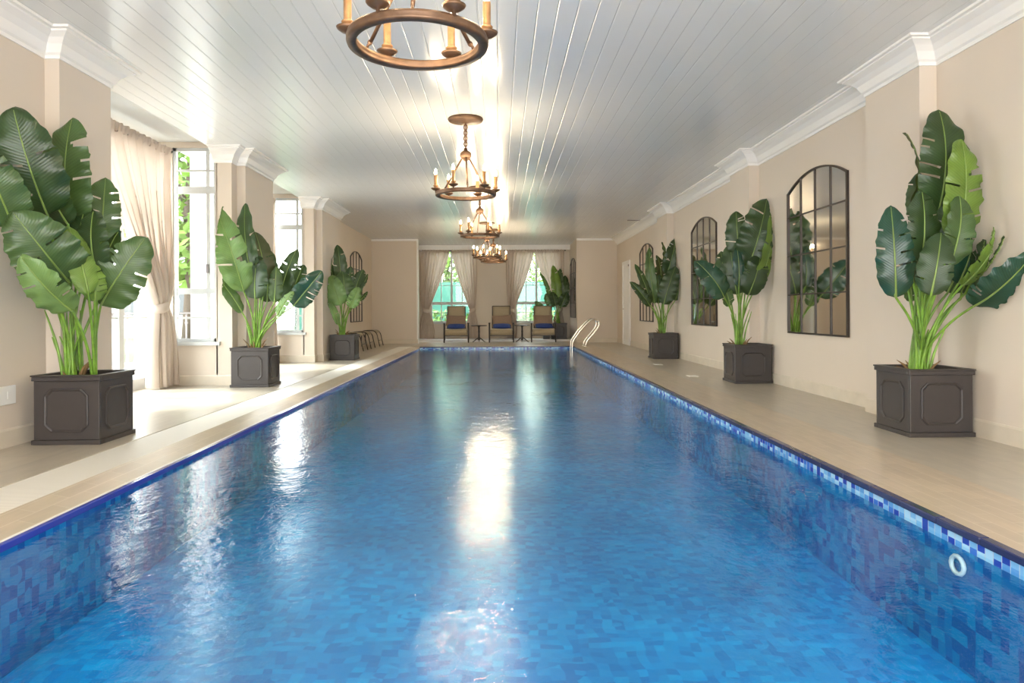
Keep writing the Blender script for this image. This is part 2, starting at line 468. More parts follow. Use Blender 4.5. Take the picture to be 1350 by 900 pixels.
dcount = [0]
for bi, (a, b) in enumerate(BAYS):
    # return walls, outer wall posts, bay ceiling
    if True:
        frontal_wall('wall_bay_return', XO, XL-.2, b, .12, 3.5, [(-4.50, -3.90, .60, 3.28)])
        window_frontal(-4.50, -3.90, .60, 3.28, b, .12, [(-4.03, .05)], [(2.70, .10), (2.97, .028), (1.30, .08), (.93, .028)], sash=-4.03)
    else:
        frontal_wall('wall_bay_return', XO, XL-.2, b, .12, 3.5, [])
    t = MB(); t.box(XO, XL-.2, a-.12, a, 0, 3.5); struct(t, 'wall_bay_return', M['white'])
    t = MB(); t.box(XO-.1, XO, a-.12, a+.12, 0, 3.5); t.box(XO-.1, XO, b-.12, b+.12, 0, 3.5); t.box(XO-.1, XO, a+.12, b-.12, 3.16, 3.5)
    struct(t, 'wall_bay_outer', M['white'])
    t = MB(); t.box(XO, -3.96, a, b, 3.36, 3.46); t.box(-3.98, -3.96, a, b, 3.28, 3.36); struct(t, 'ceiling_bay', M['slot'])
    if True:
        # french doors
        dcount[0] += 1
        dr = empty('door_%d' % dcount[0], (XO-.05, (a+b)/2, 0)); tag(dr, kind='structure')
        n = 4; ya, yb = a+.12-(a+b)/2, b-.12-(a+b)/2; wdt = (yb-ya)/n
        for k in range(n):
            y0 = ya+k*wdt; y1 = y0+wdt
            f = MB(); e = .06
            f.box(-.03, .03, y0, y0+e, .0, 2.62); f.box(-.03, .03, y1-e, y1, .0, 2.62)
            f.box(-.03, .03, y0+e, y1-e, 0, .14); f.box(-.03, .03, y0+e, y1-e, 2.54, 2.62)
            f.box(-.02, .02, y0, y1, 2.66, 2.70); f.box(-.02, .02, y0, y1, 3.10, 3.16); f.box(-.02, .02, y0, y0+.04, 2.70, 3.10)
            f.box(-.015, .015, y0+e, y1-e, .93, .95)
            lf = f.build('door_leaf', M['frame'], dr)
            g = MB(); g.box(-.002, .002, y0+e*.5, y1-e*.5, .07, 2.58); g.box(-.002, .002, y0, y1, 2.68, 3.12); g.build('door_pane', M['glass'], lf)
            if k == 2: h = MB(); h.box(.03, .06, y1-.05, y1-.02, .10, .26); h.build('door_bolt', M['iron'], lf)

# back wall of the room, wide unseen opening added to let daylight in
frontal_wall('wall_back', -4.85, XR+.2, YB-.2, .2, 3.5, [(-3.2, 3.2, .1, 3.1)])

# far wall with the niche
NX0, NX1, NXI = -2.55, 2.46, -2.90
t = MB(); t.box(XL2-.2, NX0, YF, YF+.22, 0, 3.5); t.box(XL2-.2, NXI, YF+.22, YN, 0, 3.5); t.box(NX1, XR+.2, YF, YN, 0, 3.5); struct(t, 'wall_far', M['wall'])
W1, W2 = (-2.36, -.92), (.58, 2.02)
frontal_wall('wall_far', NXI-.2, NX1+.2, YN, .2, 3.5, [(W1[0], W1[1], .62, 3.12), (W2[0], W2[1], .62, 3.12)])
for a, b in (W1, W2):
    window_frontal(a, b, .62, 3.12, YN, .2, [(a+.36, .03), ((a+b)/2, .07), (b-.36, .03)], [(1.28, .10), (.95, .02), (1.9, .02), (2.5, .02)])
t = MB(); t.box(NXI, NX1, 22.95, YN, 0, .06); struct(t, 'floor_step', M['white'])
t = MB(); t.box(NXI, NX1, YN-.16, YN, 3.12, 3.28); struct(t, 'trim_4', M['white'])
t = MB(); t.box(XL2, NX0, YF-.03, YF, 3.22, 3.28); t.box(NX1, XR, YF-.03, YF, 3.22, 3.28); struct(t, 'trim_5', M['white'])
t = MB(); t.box(NX0-.035, NX0+.006, YF-.012, YF+.24, 0, 3.28); struct(t, 'trim_6', M['white'])

# ceiling: main sheet stepped at the bays
t = MB(); t.box(-3.96, XR+.2, YB, YN+.2, ZC, ZC+.1)
t.box(-4.3, -3.96, 15.9, YN+.2, ZC, ZC+.1)
struct(t, 'ceiling', M['ceil'])
t = MB(); t.box(-3.95, XR+.3, YB-.2, YN+.3, 3.5, 3.6); t.box(-4.95, -3.95, YB-.2, 9.86, 3.5, 3.6); t.box(-4.95, -3.95, 10.98, 14.14, 3.5, 3.6); t.box(-4.3, -3.95, 15.8, YN+.3, 3.5, 3.6); struct(t, 'ceiling_roof', M['slot'])

# crown moulding swept along a path (inside on the left of travel direction when sgn=1)
CROWN = [(0, 3.07), (.012, 3.07), (.012, 3.10), (.03, 3.115), (.04, 3.135), (.06, 3.175), (.10, 3.215), (.145, 3.24), (.155, 3.245), (.155, 3.258), (.185, 3.262), (.19, 3.28), (0, 3.28)]
BASEP = [(0, 0), (.014, 0), (.014, .125), (.006, .14), (0, .14)]
def sweep(mb, path, sgn, prof):
    P = [Vector((x, y)) for x, y in path]; n = len(P); vs = []
    for i in range(n):
        d1 = (P[i]-P[i-1]).normalized() if i else None
        d2 = (P[i+1]-P[i]).normalized() if i < n-1 else None
        nn = [Vector((-d.y, d.x))*sgn for d in (d1, d2) if d is not None]
        if len(nn) == 2:
            o = nn[0]+nn[1]; o = o/(o.length_squared)*2 if o.length > 1e-6 else nn[0]
        else: o = nn[0]
        for r, z in prof: vs.append((P[i].x+o.x*r, P[i].y+o.y*r, z))
    k = len(prof); fs = []
    for i in range(n-1):
        for j in range(k):
            fs.append((i*k+j, i*k+(j+1) % k, (i+1)*k+(j+1) % k, (i+1)*k+j))
    fs.append(tuple(range(k))); fs.append(tuple((n-1)*k+j for j in range(k-1, -1, -1)))
    mb.add(vs, fs)
def rpath():
    p = [(XR, YB)]
    for a, b in PR: p += [(XR, a), (XPR, a), (XPR, b), (XR, b)]
    return p + [(XR, YF)]
t = MB(); sweep(t, rpath(), 1, CROWN); struct(t, 'trim_7', M['white'])
t = MB(); sweep(t, rpath(), 1, BASEP); struct(t, 'baseboard_right', M['base'])
lp = [[(XL, YB), (XL, 5.75), (XPL, 5.75), (XPL, 6.5), (-3.95, 6.5)],
      [(-3.95, 9.72), (XL, 9.72), (XL, 9.92), (XPL, 9.92), (XPL, 11.12), (-3.95, 11.12)],
      [(-3.95, 14.0), (XL, 14.0), (XL, 14.2), (XPL, 14.2), (XPL, 15.85), (XL, 15.85), (XL, 15.97), (XL2, 15.97)]]
for i, p in enumerate(lp):
    t = MB(); sweep(t, p, -1, CROWN); struct(t, 'trim_%d' % (8+i), M['white'])
    q = [((XO if x == -3.95 else x), y) for x, y in p]
    t = MB(); sweep(t, q, -1, BASEP); struct(t, 'baseboard_left', M['base'])
t = MB(); sweep(t, [(XL2, 15.97), (XL2, YF), (NX0, YF)], -1, BASEP); struct(t, 'baseboard_left', M['base'])
t = MB(); sweep(t, [(XR, YF), (NX1, YF)], 1, BASEP); struct(t, 'baseboard_far', M['base'])

# white door panel in the right wall near the far end
dcount[0] += 1
dr = empty('door_%d' % dcount[0], (XR, 20.3, 0)); tag(dr, kind='structure')
f = MB(); f.box(-.05, 0, -.55, -.45, 0, 2.44); f.box(-.05, 0, .45, .55, 0, 2.44); f.box(-.05, 0, -.45, .45, 2.34, 2.44); f.build('door_frame', M['white'], dr)
f = MB(); f.box(-.03, 0, -.45, .45, 0, 2.34); f.build('door_leaf', M['white'], dr)
f = MB(); f.tube([(-.03, .36, 1.05), (-.07, .36, 1.05), (-.07, .26, 1.05)], .009); f.build('door_handle', M['steel'], dr)
f = MB(); f.box(-.062, -.05, -.52, -.47, 2.26, 2.31); f.box(-.062, -.05, -.60+.02, -.53, 2.26, 2.31); f.build('door_plaque', M['rail'], dr)

# ---------------------------------------------------------------- potted plants
def spline(pts, n):
    """smooth curve through points"""
    P = [Vector(p) for p in pts]; P = [2*P[0]-P[1]] + P + [2*P[-1]-P[-2]]; out = []
    m = len(P)-3
    for i in range(n+1):
        u = i/n*m; k = min(int(u), m-1); t = u-k
        a, b, c, d = P[k:k+4]
        out.append(.5*((2*b)+(c-a)*t+(2*a-5*b+4*c-d)*t*t+(3*b-a-3*c+d)*t**3))
    return out

def planter(root, S=.53, H=.53):
    h = S/2; t = MB()
    # hollow box: outer walls, rim lip, base lip, inner walls
    def ring(z0, z1, o, i):
        t.box(-o, o, -o, -i, z0, z1); t.box(-o, o, i, o, z0, z1); t.box(-o, -i, -i, i, z0, z1); t.box(i, o, -i, i, z0, z1)
    ring(.035, H-.045, h-.018, h-.045)
    ring(0, .035, h-.004, h-.06)
    ring(H-.045, H-.012, h-.006, h-.045); ring(H-.012, H, h, h-.05)
    t.box(-h+.03, h-.03, -h+.03, h-.03, .01, .05)
    box = t.build('planter', M['planter'], root, bevel=.004)
    # octagonal moulding on each face
    q = h-.018; a = .165; zc = H/2-.005; b = .165; c = .05
    octo = [(-a+c, -b), (a-c, -b), (a, -b+c), (a, b-c), (a-c, b), (-a+c, b), (-a, b-c), (-a, -b+c)]
    for k in range(4):
        t = MB(); ca, sa = math.cos(k*math.pi/2), math.sin(k*math.pi/2)
        prof = [(0, 0), (0, .011), (.006, .014), (.012, .011), (.018, .005), (.018, 0)]
        vs = []
        for (x, z) in octo:
            for (ins, out) in prof:
                f = 1 - ins/.165
                X, Y, Z = x*f, -(q+out-.002), zc+z*f
                vs.append((X*ca-Y*sa, X*sa+Y*ca, Z))
        n = len(prof); fs = []
        for i in range(8):
            j = (i+1) % 8
            for e in range(n): fs.append((i*n+e, j*n+e, j*n+(e+1) % n, i*n+(e+1) % n))
        t.add(vs, fs); t.build('panel_moulding', M['planter'], box)
    rnd = random.Random(3); t = MB(); n = 12; vs = []; g = h-.046
    for i in range(n+1):
        for j in range(n+1): vs.append((-g+2*g*i/n, -g+2*g*j/n, H-.075+rnd.random()*.02))
    t.add(vs, [(i*(n+1)+j, (i+1)*(n+1)+j, (i+1)*(n+1)+j+1, i*(n+1)+j+1) for i in range(n) for j in range(n)], 0, True)
    t.build('soil', M['soil'], root)

def leaf(root, org, B, T, w, roll, tone, rnd, rootpt, lim):
    B = Vector(B); T = Vector(T); c = T-B; Ln = c.length; cn = c.normalized()
    view = Vector((-.05*org[0], -1, .15)).normalized()
    side = cn.cross(view).normalized()
    side = Matrix.Rotation(R(roll), 3, cn) @ side
    nrm = side.cross(cn).normalized()
    if nrm.dot(view) < 0: nrm = -nrm
    w = w/max(.45, math.cos(R(roll)))*1.04
    bow = (.05+.05*rnd.random())*Ln
    nt, ns = 44, 7
    fold = .10+.22*rnd.random(); ph = rnd.random()*6; fr = 3+rnd.random()*3
    asym = .94+.12*rnd.random()
    far = w < .18 and False
    tears = {}
    for sd in (-1, 1):
        for _ in range(rnd.choice((1, 2, 3, 4))):
            r0 = rnd.randint(8, nt-6); tears[(sd, r0)] = rnd.uniform(.1, .75)
    U = [-1, -.83, -.66, -.5, -.33, -.17, -.04, .04, .17, .33, .5, .66, .83, 1]
    vs, uvs = [], []
    mid = []
    for i in range(nt+1):
        t = i/nt
        pc = B + c*t + nrm*bow*4*t*(1-t) - nrm*bow*1.2*t*t + Vector((0,0,-1))*0.02*Ln*t*t
        mid.append(pc)
        if t < .32: hw = math.sqrt(max(0, 1-((.32-t)/.32)**2))**.85
        else: hw = max(0, 1-((t-.32)/.68)**2.3)**.62
        hw = max(hw, .02)*w/2
        for u in U:
            s = -1 if u < 0 else 1
            # pieces of blade between tears slide apart a little
            sh = 0
            for (sd, r0), dp in tears.items():
                if sd == s:
                    dd = (i-r0)/nt
                    if 0 <= dd < .12 and abs(u) > dp: sh += (abs(u)-dp)*.035*(1-dd/.12)
                    if -.08 < dd < 0 and abs(u) > dp: sh -= (abs(u)-dp)*.03*(1+dd/.08)
            wob = 1+.035*math.sin(t*31+ph+s)+.02*math.sin(t*67+ph*2)
            off = hw*u*wob*(asym if s > 0 else 2-asym)
            zz = fold*abs(off) + .045*w*math.sin(t*fr*6.28+ph+s*.9)*abs(u)**2 - .10*w*abs(u)**3
            p = pc + side*off + nrm*zz + cn*(sh*Ln + .06*abs(off))
            vs.append(p); uvs.append(((u+1)/2, t))
    k = len(U); fs = []
    for i in range(nt):
        for j in range(k-1):
            um = (U[j]+U[j+1])/2; s = -1 if um < 0 else 1
            if (s, i) in tears and abs(um) > tears[(s, i)]: continue
            fs.append((i*k+j, i*k+j+1, (i+1)*k+j+1, (i+1)*k+j))
    def clampw(p):
        X = p.x+org[0]; Y = p.y+org[1]
        if lim[1] < 3.8 and any(a-.06 < Y < b+.06 for a, b in PL) and X < XPL+.02: p.x = XPL+.02-org[0]+.01*rnd.random(); return p
        if lim[1] > 3 and any(a-.06 < Y < b+.06 for a, b in PR) and X > XPR-.02: p.x = XPR-.02-org[0]-.01*rnd.random(); return p
        if X < lim[0]: p.x = lim[0]-org[0]+(-.01*rnd.random())
        if X > lim[1]: p.x = lim[1]-org[0]+(.01*rnd.random())
        return p
    vs = [clampw(Vector(p)) for p in vs]; mid = [clampw(Vector(p)) for p in mid]
    f1 = Vector(vs[k+1])-Vector(vs[1]); f2 = Vector(vs[k//2+1])-Vector(vs[1])
    if f2.cross(f1).dot(view) < 0: pass
    mb = MB(); mb.add(vs, fs, 0, True)
    nv = len(vs)
    mb.tube([p+nrm*.004 for p in mid[:-1]], [.008*(1-.8*i/nt)+.001 for i in range(nt)], 5, 1)
    o = mb.build('leaf', [LEAF[tone], M['rib']], root)
    uv = o.data.uv_layers.new(name='UVMap')
    for lp in o.data.loops:
        uv.data[lp.index].uv = uvs[lp.vertex_index] if lp.vertex_index < nv else (.5, .5)
    # stalk
    R0 = Vector(rootpt)
    d = (B-R0); q1 = R0 + Vector((d.x*.22, d.y*.22, d.z*.42)); q2 = R0 + Vector((d.x*.62, d.y*.62, d.z*.78))
    pts = [clampw(p) for p in spline([R0, q1, q2, B, B+cn*.06*Ln], 16)]
    st = MB(); st.tube(pts, [.013-.006*i/16 for i in range(17)], 7); st.build('leaf_stalk', M['stalk'], o)

PLANTS = {
'A': ((-3.302, 5.63), -0.12, [
  (-0.10, -0.30, 1.74, -0.15, -0.62, 2.47, 0.43, 10, 0),
  (-0.07, -0.10, 1.70, -0.17, -0.30, 2.15, 0.25, -20, 0),
  (-0.14, 0.05, 1.66, -0.11, -0.05, 2.58, 0.38, -8, 1),
  (-0.02, 0.25, 1.52, 0.00, 0.30, 2.17, 0.26, 20, 1),
  (0.09, -0.35, 1.23, -0.08, -0.70, 1.71, 0.42, 12, 1),
  (0.17, -0.45, 1.02, -0.01, -0.75, 1.39, 0.26, -15, 2),
  (0.23, -0.35, 1.14, 0.06, -0.30, 1.69, 0.15, 35, 3),
  (0.21, -0.20, 1.30, 0.13, -0.15, 1.82, 0.27, -15, 0),
  (0.22, -0.25, 1.09, 0.22, -0.30, 1.40, 0.13, 40, 3),
  (0.18, -0.10, 1.06, 0.54, -0.15, 1.59, 0.35, 15, 1),
  (0.10, 0.10, 1.17, 0.15, 0.15, 1.70, 0.19, -30, 0),
  (-0.18, -0.55, 1.62, -0.19, -0.85, 2.12, 0.30, 20, 1),
  (-0.13, 0.10, 1.25, -0.19, 0.00, 1.77, 0.25, 10, 0),
  (-0.00, 0.00, 1.32, -0.02, 0.00, 1.91, 0.22, -20, 0),
  (-0.18, -0.20, 1.24, -0.20, -0.30, 1.65, 0.26, 20, 0),
  ]),
'B': ((3.45, 5.63), -0.05, [
  (0.06, -0.12, 1.77, 0.11, -0.14, 2.63, 0.37, 5, 0),
  (-0.07, 0.00, 1.86, -0.06, 0.00, 2.46, 0.09, 60, 5),
  (0.09, -0.30, 1.51, 0.11, -0.40, 2.31, 0.29, 15, 3),
  (-0.33, -0.20, 1.09, -0.36, -0.20, 1.84, 0.25, -15, 4),
  (-0.13, -0.10, 1.21, -0.13, -0.10, 1.72, 0.14, -35, 5),
  (-0.14, -0.22, 1.37, -0.13, -0.25, 1.94, 0.25, 10, 0),
  (-0.24, -0.50, 1.10, -0.15, -0.50, 1.59, 0.23, -12, 0),
  (-0.04, -0.40, 1.33, 0.05, -0.45, 1.87, 0.22, 10, 1),
  (0.13, -0.30, 1.18, 0.33, -0.50, 1.60, 0.13, 40, 3),
  (0.30, -0.20, 1.19, 0.40, -0.60, 1.51, 0.18, 30, 0),
  (0.15, -0.40, 1.02, 0.27, -0.85, 1.36, 0.28, 12, 4),
  (0.18, -0.05, 1.13, 0.38, -0.20, 1.73, 0.28, -20, 0),
  (-0.03, 0.10, 1.06, -0.05, 0.10, 1.30, 0.12, 0, 1),
  (0.26, -0.05, 1.72, 0.28, -0.08, 2.48, 0.24, -20, 0),
  (0.17, 0.15, 1.22, 0.17, 0.10, 1.74, 0.21, 15, 0),
  (0.20, -0.15, 1.20, 0.32, -0.22, 1.70, 0.23, 15, 4),
  (0.32, -0.10, 1.14, 0.47, -0.40, 1.53, 0.19, -30, 0),
  (-0.19, -0.05, 1.35, -0.17, -0.05, 1.73, 0.17, 25, 1),
  (-0.01, -0.02, 1.66, -0.05, -0.02, 2.12, 0.16, -30, 0),
  (0.05, -0.20, 1.46, 0.13, -0.25, 1.93, 0.18, -25, 0),
  ]),
'C': ((-3.34, 9.64), 0.01, [
  (-0.05, -0.30, 1.28, -0.37, -0.42, 2.44, 0.39, 12, 2),
  (0.07, -0.16, 1.24, -0.12, -0.20, 2.51, 0.27, -15, 0),
  (0.18, -0.12, 1.43, 0.06, -0.14, 2.12, 0.27, 20, 5),
  (0.08, -0.25, 1.18, 0.10, -0.25, 1.78, 0.33, -10, 0),
  (0.32, -0.20, 1.13, 0.35, -0.20, 1.63, 0.18, 10, 1),
  (0.32, 0.00, 1.12, 0.54, 0.00, 1.89, 0.25, -20, 0),
  (0.54, -0.10, 1.08, 0.94, -0.15, 1.56, 0.29, 15, 4),
  (0.47, 0.10, 1.23, 0.61, 0.15, 1.68, 0.23, -10, 0),
  (-0.11, -0.20, 1.00, -0.50, -0.30, 1.62, 0.16, 25, 1),
  (0.39, -0.30, 0.96, 0.61, -0.35, 1.29, 0.13, -15, 2),
  (0.14, 0.05, 1.14, 0.15, 0.10, 1.91, 0.29, 10, 0),
  (0.08, 0.00, 1.38, 0.11, 0.00, 1.90, 0.13, 10, 3),
  ]),
'D': ((-3.25, 14.75), -0.06, [
  (-0.09, 0.10, 1.63, -0.16, 0.10, 2.45, 0.27, 10, 0),
  (-0.04, -0.20, 1.14, -0.24, -0.25, 1.77, 0.38, -12, 2),
  (0.03, -0.10, 1.21, -0.01, -0.10, 1.87, 0.40, 10, 1),
  (0.16, -0.20, 1.08, 0.35, -0.20, 1.52, 0.25, 15, 2),
  (0.17, 0.10, 1.34, 0.35, 0.15, 1.92, 0.29, -15, 0),
  (0.28, 0.10, 1.47, 0.49, 0.10, 1.80, 0.08, 40, 0),
  (0.29, 0.05, 1.23, 0.49, 0.00, 1.42, 0.08, 40, 0),
  (-0.25, 0.10, 1.63, -0.42, 0.15, 2.21, 0.13, 30, 0),
  (-0.09, -0.20, 0.74, -0.28, -0.25, 1.30, 0.14, 20, 2),
  (0.05, 0.05, 1.37, 0.12, 0.05, 1.98, 0.23, 0, 0),
  ]),
'E': ((3.45, 9.66), -0.13, [
  (-0.03, -0.15, 1.59, 0.24, -0.20, 2.55, 0.52, 8, 0),
  (-0.14, -0.10, 1.74, -0.18, -0.10, 2.38, 0.29, -12, 0),
  (0.04, -0.10, 1.21, 0.33, -0.30, 2.31, 0.19, 40, 3),
  (-0.38, -0.20, 1.17, -0.76, -0.30, 1.68, 0.33, 15, 4),
  (-0.17, -0.10, 1.21, -0.27, -0.10, 1.93, 0.31, -15, 0),
  (-0.18, -0.20, 1.31, -0.19, -0.20, 1.87, 0.15, 10, 4),
  (-0.05, -0.20, 1.20, 0.13, -0.25, 1.79, 0.33, 15, 0),
  (-0.24, 0.00, 1.22, -0.37, 0.00, 1.83, 0.23, -20, 0),
  (-0.27, -0.10, 1.05, -0.39, -0.15, 1.40, 0.17, 20, 1),
  (0.04, 0.10, 1.41, 0.10, 0.10, 2.16, 0.32, 20, 0),
  ]),
'F': ((3.43, 14.55), -0.03, [
  (0.11, 0.10, 1.75, 0.31, 0.05, 2.53, 0.32, 8, 0),
  (0.02, 0.15, 1.75, 0.08, 0.15, 2.46, 0.10, 55, 0),
  (-0.02, 0.10, 1.62, -0.07, 0.10, 2.18, 0.18, 30, 5),
  (-0.17, 0.00, 1.14, -0.31, 0.00, 2.35, 0.21, -15, 1),
  (-0.28, -0.10, 1.13, -0.58, -0.15, 1.99, 0.17, 20, 0),
  (-0.31, -0.20, 1.09, -0.71, -0.25, 1.61, 0.20, 15, 0),
  (-0.03, -0.20, 1.12, 0.20, -0.25, 1.93, 0.36, -10, 0),
  (0.23, -0.10, 1.20, 0.40, -0.20, 1.80, 0.22, 15, 1),
  (0.27, 0.10, 1.49, 0.37, 0.05, 2.23, 0.18, 20, 0),
  (-0.08, 0.05, 1.14, -0.11, 0.05, 1.94, 0.19, 10, 0),
  ]),
'G': ((2.0, 23.4), -0.02, [
  (-0.04, 0.00, 1.25, -0.16, 0.00, 2.57, 0.33, 10, 3),
  (0.05, 0.10, 1.35, 0.03, 0.10, 2.45, 0.31, -15, 0),
  (-0.27, 0.00, 1.30, -0.57, 0.00, 2.32, 0.15, 30, 1),
  (0.12, 0.10, 1.20, 0.26, 0.10, 2.22, 0.36, 10, 0),
  (-0.15, -0.10, 1.14, -0.45, -0.15, 1.58, 0.33, -15, 0),
  (0.06, -0.10, 1.14, 0.29, -0.10, 1.65, 0.35, 15, 0),
  (-0.51, -0.15, 1.05, -0.81, -0.20, 1.32, 0.20, 0, 0),
  (-0.11, -0.20, 1.17, -0.23, -0.20, 1.65, 0.28, 10, 0),
  ]),
}

INFO = {
 'A': ('huge broad-leaved plant in charcoal planter, nearest on the left beside the bright doorway', 7),
 'B': ('huge broad-leaved plant in charcoal planter, nearest on the right wall side', 11),
 'C': ('tall leafy plant in charcoal planter in front of the second left pilaster', 5),
 'D': ('smaller-looking leafy plant in charcoal planter by the third left pilaster, near curved benches', 9),
 'E': ('tall leafy plant in charcoal planter on the right between the two nearer wall mirrors', 21),
 'F': ('leafy plant in charcoal planter on the right, overlapping the farthest right wall mirror', 14),
 'G': ('leafy plant in dark planter in the window recess behind the third lounge chair', 4),
}
for key, ((cx, cy), rx, leaves) in PLANTS.items():
    z0 = .06 if key == 'G' else 0
    root = empty('potted_plant', (cx, cy, z0))
    tag(root, INFO[key][0], 'plant', 'potted tropical plants around the pool')
    planter(root)
    rnd = random.Random(INFO[key][1])
    lim = (-3.66, 3.705) if key != 'G' else (-9, 2.44)
    for (bx, by, bz, tx, ty, tz, w, roll, tone) in leaves:
        rp = (rx*.8+rnd.uniform(-.05, .05), rnd.uniform(-.07, .05), .455)
        if key == 'A' and bx > .12: rp = (.08+rnd.uniform(-.02, .02), -.02, .455)
        leaf(root, (cx, cy), (bx, by, bz-z0), (tx, ty, tz-z0), w, roll, tone, rnd, rp, lim)
    for _ in range(9 if key != 'G' else 4):      # bare young stalks
        a = rnd.uniform(-.4, .4); hgt = rnd.uniform(.35, .6)
        b0 = Vector((rx*.8+rnd.uniform(-.06, .06), rnd.uniform(-.08, .05), .455))
        t = MB(); t.tube(spline([b0, b0+Vector((a*.1, -.02, hgt*.5)), b0+Vector((a*.32, -.04, hgt))], 8), [.013, .012, .012, .011, .010, .009, .008, .007, .004], 6)
        t.build('bare_stalk', M['stalk'], root)
    for _ in range(6):
        a = rnd.uniform(0, 6.28); b0 = Vector((rx*.8+.07*math.cos(a), .06*math.sin(a)-.02, .455)); hgt = rnd.uniform(.08, .22)
        t = MB(); t.tube(spline([b0, b0+Vector((math.cos(a)*.04, math.sin(a)*.02, hgt*.6)), b0+Vector((math.cos(a)*.11, math.sin(a)*.05, hgt))], 5), [.017, .016, .013, .010, .006, .002], 5)
        t.build('dry_stub', M['husk'], root)

# ---------------------------------------------------------------- chandeliers
def chandelier():
    r = empty('chandelier', (0, 0, ZC))
    zr = 2.385-ZC; RR = .335
    t = MB(); t.lathe([(.02, 0), (.205, 0), (.21, -.012), (.20, -.03), (.17, -.038), (.06, -.045), (.03, -.06), (.0, -.062)], seg=32); t.build('ceiling_canopy', M['bronze'], r)
    top, bot = -.055, 2.93-ZC; t = MB(); n = 9; st = (top-bot)/n
    for i in range(n):
        zc = top-st*(i+.5); ring = []
        for k in range(12):
            a = 2*math.pi*k/12; x, z = .019*math.cos(a), .034*math.sin(a)
            ring.append((x, 0, zc+z) if i % 2 else (0, x, zc+z))
        t.tube(ring, .0075, 6, closed=True)
    t.build('chain', M['bronze'], r)
    hz = 2.84-ZC
    t = MB(); t.lathe([(.0, hz+.095), (.022, hz+.09), (.026, hz+.06), (.05, hz+.05), (.068, hz+.03), (.072, hz), (.06, hz-.025), (.045, hz-.04), (.035, hz-.05), (.02, hz-.062), (.0, hz-.066)], seg=20); t.build('hub', M['bronze'], r)
    for k in range(3):
        a = R(-88+120*k); c, s = math.cos(a), math.sin(a)
        t = MB(); p0 = Vector((.045*c, .045*s, hz-.02)); p1 = Vector(((RR-.03)*c, (RR-.03)*s, zr+.055))
        t.tube([p0, p0.lerp(p1, .5), p1], .0105, 8)
        t.tube([p1, p1+Vector((.018*c, .018*s, -.012)), p1+Vector((.028*c, .028*s, -.04))], .008, 6)
        q = p1+Vector((.004*c, .004*s, 0)); t.tube([q+Vector((0, 0, .012*math.cos(e))) + Vector((c, s, 0))*.012*math.sin(e) for e in [x*.6283 for x in range(10)]], .005, 5, closed=True)
        t.build('support_rod', M['bronze'], r)
    t = MB(); w_ = .022
    t.lathe([(RR-w_, zr-.022), (RR-w_-.004, zr-.012), (RR-w_+.002, zr-.003), (RR-w_-.004, zr+.006), (RR-w_, zr+.022), (RR+w_, zr+.022), (RR+w_+.005, zr+.008), (RR+w_, zr), (RR+w_+.005, zr-.010), (RR+w_, zr-.024)], seg=64, closed=True)
    t.build('ring', M['bronze'], r)
    for k in range(6):
        a = R(5+60*k); x, y = (RR+.02)*math.cos(a), (RR+.02)*math.sin(a); z = zr+.02
        t = MB(); t.lathe([(.019, z+.045), (.022, z+.06), (.031, z+.067), (.032, z+.073), (.023, z+.080), (.021, z+.085), (.021, z+.20), (.018, z+.205), (.0, z+.206)], x, y, 14)
        cd = t.build('candle_sleeve', M['candle'], r)
        t = MB(); t.lathe([(.0, z-.01), (.009, z-.01), (.009, z+.012), (.03, z+.018), (.052, z+.034), (.058, z+.044), (.05, z+.042), (.025, z+.03), (.018, z+.05), (.0, z+.05)], x, y, 20)
        t.build('drip_dish', M['bronze'], cd)
        t = MB(); t.lathe([(.0, z+.275), (.005, z+.265), (.012, z+.245), (.015, z+.228), (.012, z+.212), (.008, z+.205), (.0, z+.204)], x, y, 12)
        t.build('bulb', M['bulb'], cd)
    return r
ch0 = chandelier()
CH = [(-.41, 3.60, 0, 'nearest bronze ring chandelier, cut by the top of the photo, hanging over the pool'),
      (-.385, 8.27, 4, 'second bronze ring chandelier over the pool, whole with its round ceiling plate and chain'),
      (-.345, 12.85, -8, 'third bronze ring chandelier over the pool, partly behind the second one'),
      (-.305, 18.0, 12, 'fourth bronze ring chandelier, small, in front of the far curtained windows'),
      (-.15, 19.5, -3, 'farthest and lowest-looking bronze ring chandelier, overlapped by the fourth')]
for i, (x, y, rz, lab) in enumerate(CH):
    o = ch0 if i == 0 else copy_tree(ch0)
    o.location = (x, y, ZC); o.rotation_euler = (0, 0, R(rz)); tag(o, lab, 'chandelier', 'bronze ring chandeliers above the pool')

